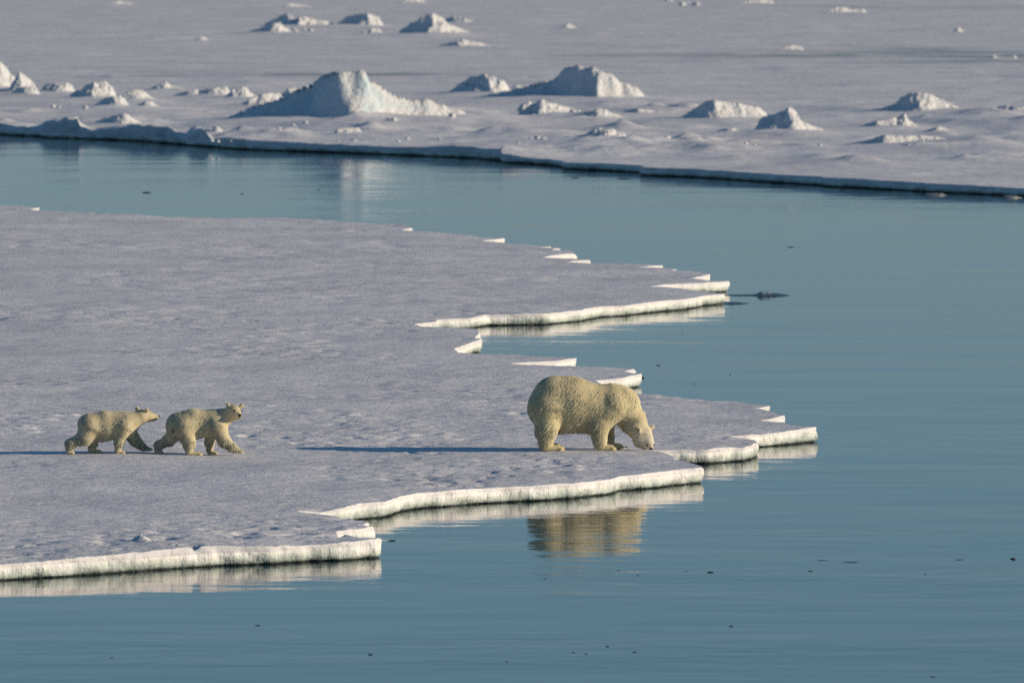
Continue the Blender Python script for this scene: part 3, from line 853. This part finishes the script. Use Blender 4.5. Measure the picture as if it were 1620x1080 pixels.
def strands(body, V, F, n, length, width, flow, seed, lmul, lift0, liftv):
    r = np.random.default_rng(seed)
    A, B, C, D = (V[F[:, i]] for i in range(4))
    ar = 0.5 * np.linalg.norm(np.cross(C - A, D - B), axis=1)
    pick = r.choice(len(F), n, p=ar / ar.sum())
    u, v = r.random((2, n, 1))
    P = (A[pick] * (1 - u) + B[pick] * u) * (1 - v) + (D[pick] * (1 - u) + C[pick] * u) * v
    N = body.grad(P)
    L = length(P, N)
    ok = (L > 0.003) & (P[:, 2] > 0.012)
    P, N, L = P[ok], N[ok], L[ok]; n = len(P)
    fl = flow(P, N)
    f = 1 / 0.16
    fl = fl + 0.40 * np.stack([pn(P[:, 0] * f + 3, P[:, 1] * f, P[:, 2] * f), pn(P[:, 0] * f, P[:, 1] * f + 40, P[:, 2] * f), pn(P[:, 0] * f, P[:, 1] * f, P[:, 2] * f + 80)], 1)
    T = fl - (fl * N).sum(1)[:, None] * N
    T /= np.maximum(np.linalg.norm(T, axis=1), 1e-6)[:, None]
    # locks: noise drawn out along the lie of the coat
    G = P - 0.72 * ((P - P.mean(0)) * T).sum(1)[:, None] * T
    lock = 1.2 * pn(G[:, 0] * 38, G[:, 1] * 38, G[:, 2] * 38) + 0.6 * pn(G[:, 0] * 70, G[:, 1] * 70, G[:, 2] * 70)
    sway = pn(G[:, 0] * 26 + 30, G[:, 1] * 26, G[:, 2] * 26)
    S_ = np.cross(N, T)
    T = T + S_ * (0.25 * sway + r.normal(scale=0.10, size=n))[:, None]
    T /= np.linalg.norm(T, axis=1)[:, None]
    L = L * lmul * (1 + 0.15 * lock) * r.uniform(0.7, 1.2, n)
    lift = (lift0 + liftv * lock + r.uniform(-.08, .08, n))[:, None]
    d0 = T + N * lift; d0 /= np.linalg.norm(d0, axis=1)[:, None]
    d1 = T + N * (lift - 0.28) + np.array([0, 0, -0.2]); d1 /= np.linalg.norm(d1, axis=1)[:, None]
    p0 = P - N * 0.006; p1 = p0 + d0 * (L * 0.55)[:, None]; p2 = p1 + d1 * (L * 0.45)[:, None]
    a = np.cross(d0, N); a /= np.maximum(np.linalg.norm(a, axis=1), 1e-6)[:, None]
    b = np.cross(a, d0)
    W_ = (width * r.uniform(0.55, 1.35, n) * np.clip(L / 0.05, 0.4, 1.2))[:, None]
    ring = [(1.0, 0.0), (-0.5, 0.866), (-0.5, -0.866)]
    VV = np.empty((n, 7, 3), np.float32)
    for j, (cs, sn) in enumerate(ring):
        o = a * sn + b * cs
        VV[:, j] = p0 + o * W_
        VV[:, 3 + j] = p1 + o * W_ * 0.75
    VV[:, 6] = p2
    base = (np.arange(n) * 7)[:, None]
    Q = np.concatenate([base + np.array([j, (j + 1) % 3, 3 + (j + 1) % 3, 3 + j]) for j in range(3)])
    Tt = np.concatenate([base + np.array([3 + j, 3 + (j + 1) % 3, 6]) for j in range(3)])
    NV = np.empty((n, 7, 3))
    for j, (cs, sn) in enumerate(ring):
        o = a * sn + b * cs
        NV[:, j] = NV[:, 3 + j] = N * 0.62 + o * 0.72
    NV[:, 6] = N
    NV /= np.linalg.norm(NV, axis=2)[:, :, None]
    cv = np.clip(0.5 + 0.35 * lock + r.normal(scale=0.16, size=n), 0, 1)
    return VV.reshape(-1, 3), Q, Tt, NV.reshape(-1, 3), np.repeat(cv, 7)

def blob(name, c, ax, mat, parent, rot=(0, 0, 0)):
    V = []; F = []; n = 12; m = 8
    for j in range(m + 1):
        a = -math.pi / 2 + math.pi * j / m
        for i in range(n):
            t = 2 * math.pi * i / n
            V.append((ax[0] * math.cos(a) * math.cos(t), ax[1] * math.cos(a) * math.sin(t), ax[2] * math.sin(a)))
    for j in range(m):
        for i in range(n): F.append((j * n + i, j * n + (i + 1) % n, (j + 1) * n + (i + 1) % n, (j + 1) * n + i))
    o = mesh_obj(name, V, F, mat, parent)
    o.location = c; o.rotation_euler = rot
    return o

def claw(c, d, parent):
    V = []; F = []; n = 6
    for j, (t, r) in enumerate(((0, 0.009), (0.5, 0.007), (1, 0.001))):
        for i in range(n):
            a = 2 * math.pi * i / n
            V.append((t * d, r * math.cos(a), r * math.sin(a) - 0.014 * t * t))
    for j in range(2):
        for i in range(n): F.append((j * n + i, j * n + (i + 1) % n, (j + 1) * n + (i + 1) % n, (j + 1) * n + i))
    o = mesh_obj('claw', V, F, M_CLAW, parent); o.location = c
    return o

def bear_root(name, key, label):
    o = bpy.data.objects.new(name, None); COL.objects.link(o)
    x, y = BEAR_XY[key]
    o.location = (x - 0.015, y, float(near_z(np.array([x]), np.array([y]))[0]) - 0.006)
    o.empty_display_size = 0.3
    o.rotation_euler.z = math.radians(8.0 if key == 'mother' else 1.5)
    return tag(o, label, 'polar bear', 'polar bear family')

def flow_for(head, nose):
    head = np.array(head); nose = np.array(nose)
    back = head - nose; back = back / np.linalg.norm(back)
    def f(P, N):
        g = np.tile(np.array([-0.55, 0.0, -0.75]), (len(P), 1))
        low = sstep(0.45, 0.2, P[:, 2])[:, None]
        g = g * (1 - low) + np.array([-0.35, 0, -1.0]) * low
        w = np.exp(-(np.linalg.norm(P - head, axis=1) / (1.3 * np.linalg.norm(head - nose))) ** 2)[:, None]
        return g * (1 - w) + back * 1.2 * w
    return f

def paw(b, c, toe, r, k=0.02):
    """foot pad with five toes."""
    c = np.array(c, float); toe = np.array(toe, float)
    b.chain([(*c, r), (*(c + (toe - c) * 0.75), r * 0.85)], k=0.03, sy=1.25)
    d = (toe - c); d /= np.linalg.norm(d)
    side = np.array([-d[1], d[0], 0])
    for i in range(5):
        s = (i - 2) / 2
        p = c + (toe - c) * (0.9 + 0.1 * (1 - s * s)) + side * s * r * 1.05
        b.ell((p[0], p[1], max(p[2] - r * 0.15, r * 0.42)), (r * 0.62, r * 0.36, r * 0.46), k=0.012)

# --- mother
def make_mother():
    root = bear_root('polar_bear', 'mother', 'large cream polar bear bending its head down to the ice edge')
    b = Body()
    b.chain([(-.535,0,.84,.405), (-.27,0,.785,.425), (.10,0,.705,.375), (.40,0,.76,.325)], k=0.10, sy=0.80)
    b.chain([(-.725,0,.70,.275), (-.55,0,.74,.33)], k=0.12, sy=0.95)
    b.chain([(-.38,0,.60,.285), (-.05,0,.61,.265)], k=0.10, sy=0.85)
    b.chain([(.44,0,.83,.255), (.60,0,.785,.255)], k=0.12, sy=0.85)
    b.chain([(.58,0,.755,.265), (.79,-.02,.47,.19), (.90,-.06,.20,.14)], k=0.10, sy=0.85)
    b.chain([(.965,-.06,.285,.115), (1.01,-.12,.15,.10)], k=0.06)
    b.chain([(.885,-.08,.145,.115), (.955,-.14,.085,.078)], k=0.06)
    b.chain([(1.015,-.16,.115,.075), (1.03,-.25,.065,.05)], k=0.04)
    # near hind, far hind
    b.chain([(-.69,-.15,.70,.285), (-.715,-.21,.42,.18), (-.735,-.225,.14,.118)], k=0.09, sy=0.85)
    paw(b, (-.755,-.225,.06), (-.46,-.235,.045), .068)
    b.chain([(-.62,.16,.68,.26), (-.64,.21,.42,.165), (-.655,.225,.14,.11)], k=0.07, sy=0.85)
    paw(b, (-.68,.225,.055), (-.40,.225,.04), .062)
    # near fore, far fore
    b.chain([(.41,-.13,.74,.25), (.168,-.20,.43,.165), (.18,-.215,.14,.108)], k=0.06, sy=0.85)
    paw(b, (.195,-.215,.06), (.42,-.235,.045), .066)
    b.chain([(.47,.13,.70,.23), (.355,.19,.42,.125), (.40,.20,.13,.082)], k=0.06, sy=0.85)
    paw(b, (.425,.20,.055), (.625,.19,.04), .058)
    # ears
    b.chain([(.860,-.165,.305,.034), (.828,-.20,.345,.040)], k=0.03)
    b.chain([(1.06,.01,.335,.034), (1.098,.02,.375,.034)], k=0.03)
    V, F = b.mesh((-1.15, -.6, -.05), (1.25, .6, 1.35), 0.0155)
    mesh_obj('body', V, F, M_FUR, root)
    head, nose = (.95, -.05, .28), (1.03, -.27, .06)
    hd = np.array(head); nz = np.array(nose)
    def length(P, N):
        L = np.full(len(P), 0.058)
        L += 0.035 * sstep(.55, .38, P[:, 2]) * sstep(.12, .25, P[:, 2])
        L -= 0.02 * sstep(.8, 1.1, P[:, 2])
        dh = np.linalg.norm(P - hd, axis=1)
        L = np.where(P[:, 0] > .7, L * (0.28 + 0.72 * sstep(.18, .42, dh)), L)
        dn = np.linalg.norm(P - nz, axis=1)
        L *= sstep(.04, .22, dn)
        L = np.where(P[:, 2] < .12, np.minimum(L, .018), L)
        return L
    fur(b, V, F, 110000, length, 0.0034, flow_for(head, nose), root, M_HAIR, 1, 8000, 0.0085)
    for x, z in ((.978, .088), (1.078, .092)):
        y = b.front_y(x, z)
        blob('eye', (x, (y if y is not None else -.2) + .004, z), (.026, .012, .015), M_EYE, root, (0, math.radians(30), 0))
    blob('nose', (1.028, -.292, .034), (.036, .026, .018), M_BLACK, root)
    blob('ear_canal', (.832, -.245, .342), (.009, .008, .034), M_BLACK, root, (0, math.radians(30), 0))
    for (cx, cy, r, tx) in ((.43,-.235,.066,.475), (.625,.19,.058,.672)):
        for i in range(5):
            s = (i - 2) / 2
            claw((tx - .012 * s * s, cy + s * r * 1.05, .034), .045, root)
    return root
make_mother()

# --- cubs
def make_cub_a():
    root = bear_root('polar_bear', 'cub_a', 'leftmost polar bear cub walking with its mouth open')
    b = Body()
    b.chain([(-.22,0,.455,0.215), (0,0,.47,0.235), (.24,0,.475,0.210), (.36,0,.495,0.190)], k=0.07, sy=0.82)
    b.chain([(.40,.0,.53,0.155), (.58,.02,.60,.12)], k=0.08)
    b.chain([(.625,.03,.635,.106), (.70,.06,.628,.092)], k=0.05)
    b.chain([(.73,.075,.615,.070), (.85,.125,.605,.043)], k=0.035)
    b.chain([(.71,.07,.575,.05), (.795,.11,.545,0.022)], k=0.03)
    b.chain([(-.25,-.08,.45,0.190), (-.33,-.11,.295,0.105), (-.56,-.12,.18,0.058), (-.59,-.12,.06,0.038)], k=0.11)
    paw(b, (-.60,-.12,.035), (-.525,-.12,.025), .038)
    b.chain([(-.2,.09,.42,0.160), (-.205,.11,.21,0.080), (-.225,.11,.07,0.058)], k=0.05)
    paw(b, (-.22,.11,.035), (-.06,.11,.025), .040)
    b.chain([(.33,-.08,.45,0.145), (.24,-.10,.22,0.078), (.215,-.10,.08,0.052)], k=0.045)
    paw(b, (.21,-.10,.035), (.315,-.10,.025), .040)
    b.chain([(.38,.07,.42,0.145), (.50,.09,.235,0.075), (.63,.09,.115,0.053)], k=0.045)
    paw(b, (.65,.09,.075), (.76,.09,.065), .038)
    b.chain([(.68,-.035,.69,.026), (.697,-.06,.732,.032)], k=0.02)
    b.chain([(.555,.10,.70,.026), (.537,.125,.742,.031)], k=0.02)
    V, F = b.mesh((-.75, -.4, -.04), (1.0, .42, .86), 0.0115)
    mesh_obj('body', V, F, M_CUBFUR, root)
    head, nose = (.64, .03, .63), (.87, .13, .61)
    hd, nz = np.array(head), np.array(nose)
    def length(P, N):
        L = np.full(len(P), 0.050) + 0.030 * sstep(.36, .22, P[:, 2]) * sstep(.08, .16, P[:, 2])
        dh = np.linalg.norm(P - hd, axis=1)
        L = np.where(P[:, 0] > .5, L * (0.3 + 0.7 * sstep(.12, .28, dh)), L)
        L *= sstep(.03, .16, np.linalg.norm(P - nz, axis=1))
        return np.where(P[:, 2] < .075, np.minimum(L, .014), L)
    fur(b, V, F, 60000, length, 0.0026, flow_for(head, nose), root, M_CUBHAIR, 2, 7000, 0.0050)
    blob('nose', (.882, .130, .614), (.026, .030, .022), M_BLACK, root)
    blob('mouth', (.826, .095, .566), (.030, .030, .020), M_MOUTH, root, (0, math.radians(15), 0))
    y = b.front_y(.765, .675)
    if y is not None: blob('eye', (.765, y + .003, .672), (.010, .006, .009), M_EYE, root)
make_cub_a()

def make_cub_b():
    root = bear_root('polar_bear', 'cub_b', 'polar bear cub looking towards the viewer with one front paw lifted')
    stain = (-.345 * 1.6, -.20, .40 * .75)
    fm = fur_material('pale cub fur with a brown stain', (0.94, 0.885, 0.71), stain)
    fh = fur_material('pale cub hair with a brown stain', (0.94, 0.885, 0.71), stain, 0.25)
    b = Body()
    b.chain([(-.23,0,.49,0.225), (0,0,.52,0.235), (.22,0,.525,0.205), (.37,0,.54,0.190)], k=0.07, sy=0.82)
    b.chain([(.40,-.01,.575,.175), (.58,-.045,.665,.13)], k=0.08)
    b.chain([(.655,-.07,.728,.120), (.68,-.11,.722,.110)], k=0.05)
    b.chain([(.715,-.16,.69,.07), (.765,-.255,.668,.042)], k=0.04)
    b.chain([(.68,-.11,.655,.075), (.735,-.20,.635,.038)], k=0.04)
    b.chain([(-.15,-.10,.46,0.190), (-.075,-.13,.245,0.090), (-.075,-.135,.08,0.062)], k=0.09)
    paw(b, (-.085,-.135,.038), (.13,-.14,.028), .044)
    b.chain([(-.27,.06,.42,0.190), (-.38,.09,.28,0.095), (-.56,.10,.17,0.064), (-.60,.10,.06,0.042)], k=0.05)
    paw(b, (-.61,.10,.035), (-.505,.10,.025), .040)
    b.chain([(.40,-.09,.47,0.170), (.50,-.115,.27,0.090), (.64,-.12,.145,0.063), (.70,-.12,.10,0.049)], k=0.05)
    paw(b, (.70,-.12,.085), (.79,-.125,.068), .044)
    b.chain([(.35,.09,.45,0.145), (.275,.11,.24,0.076), (.265,.11,.08,0.052)], k=0.045)
    paw(b, (.26,.11,.035), (.385,.11,.025), .038)
    b.chain([(.588,-.075,.805,.030), (.572,-.085,.842,.036)], k=0.02)
    b.chain([(.765,.02,.79,.028), (.808,.03,.818,.032)], k=0.02)
    V, F = b.mesh((-.78, -.42, -.04), (.95, .4, .95), 0.0115)
    mesh_obj('body', V, F, fm, root)
    head, nose = (.66, -.08, .72), (.775, -.28, .67)
    hd, nz = np.array(head), np.array(nose)
    def length(P, N):
        L = np.full(len(P), 0.052) + 0.030 * sstep(.40, .25, P[:, 2]) * sstep(.09, .17, P[:, 2])
        dh = np.linalg.norm(P - hd, axis=1)
        L = np.where(P[:, 0] > .5, L * (0.3 + 0.7 * sstep(.14, .30, dh)), L)
        L *= sstep(.04, .18, np.linalg.norm(P - nz, axis=1))
        return np.where(P[:, 2] < .08, np.minimum(L, .014), L)
    fur(b, V, F, 60000, length, 0.0026, flow_for(head, nose), root, fh, 3, 7000, 0.0050)
    blob('nose', (.772, -.292, .676), (.031, .022, .026), M_BLACK, root)
    blob('mouth', (.762, -.262, .635), (.022, .016, .010), M_BLACK, root)
    for x, z in ((.680, .752), (.788, .742)):
        y = b.front_y(x, z)
        blob('eye', (x, (y if y is not None else -.12) - .001, z), (.022, .012, .015), M_EYE, root)
make_cub_b()
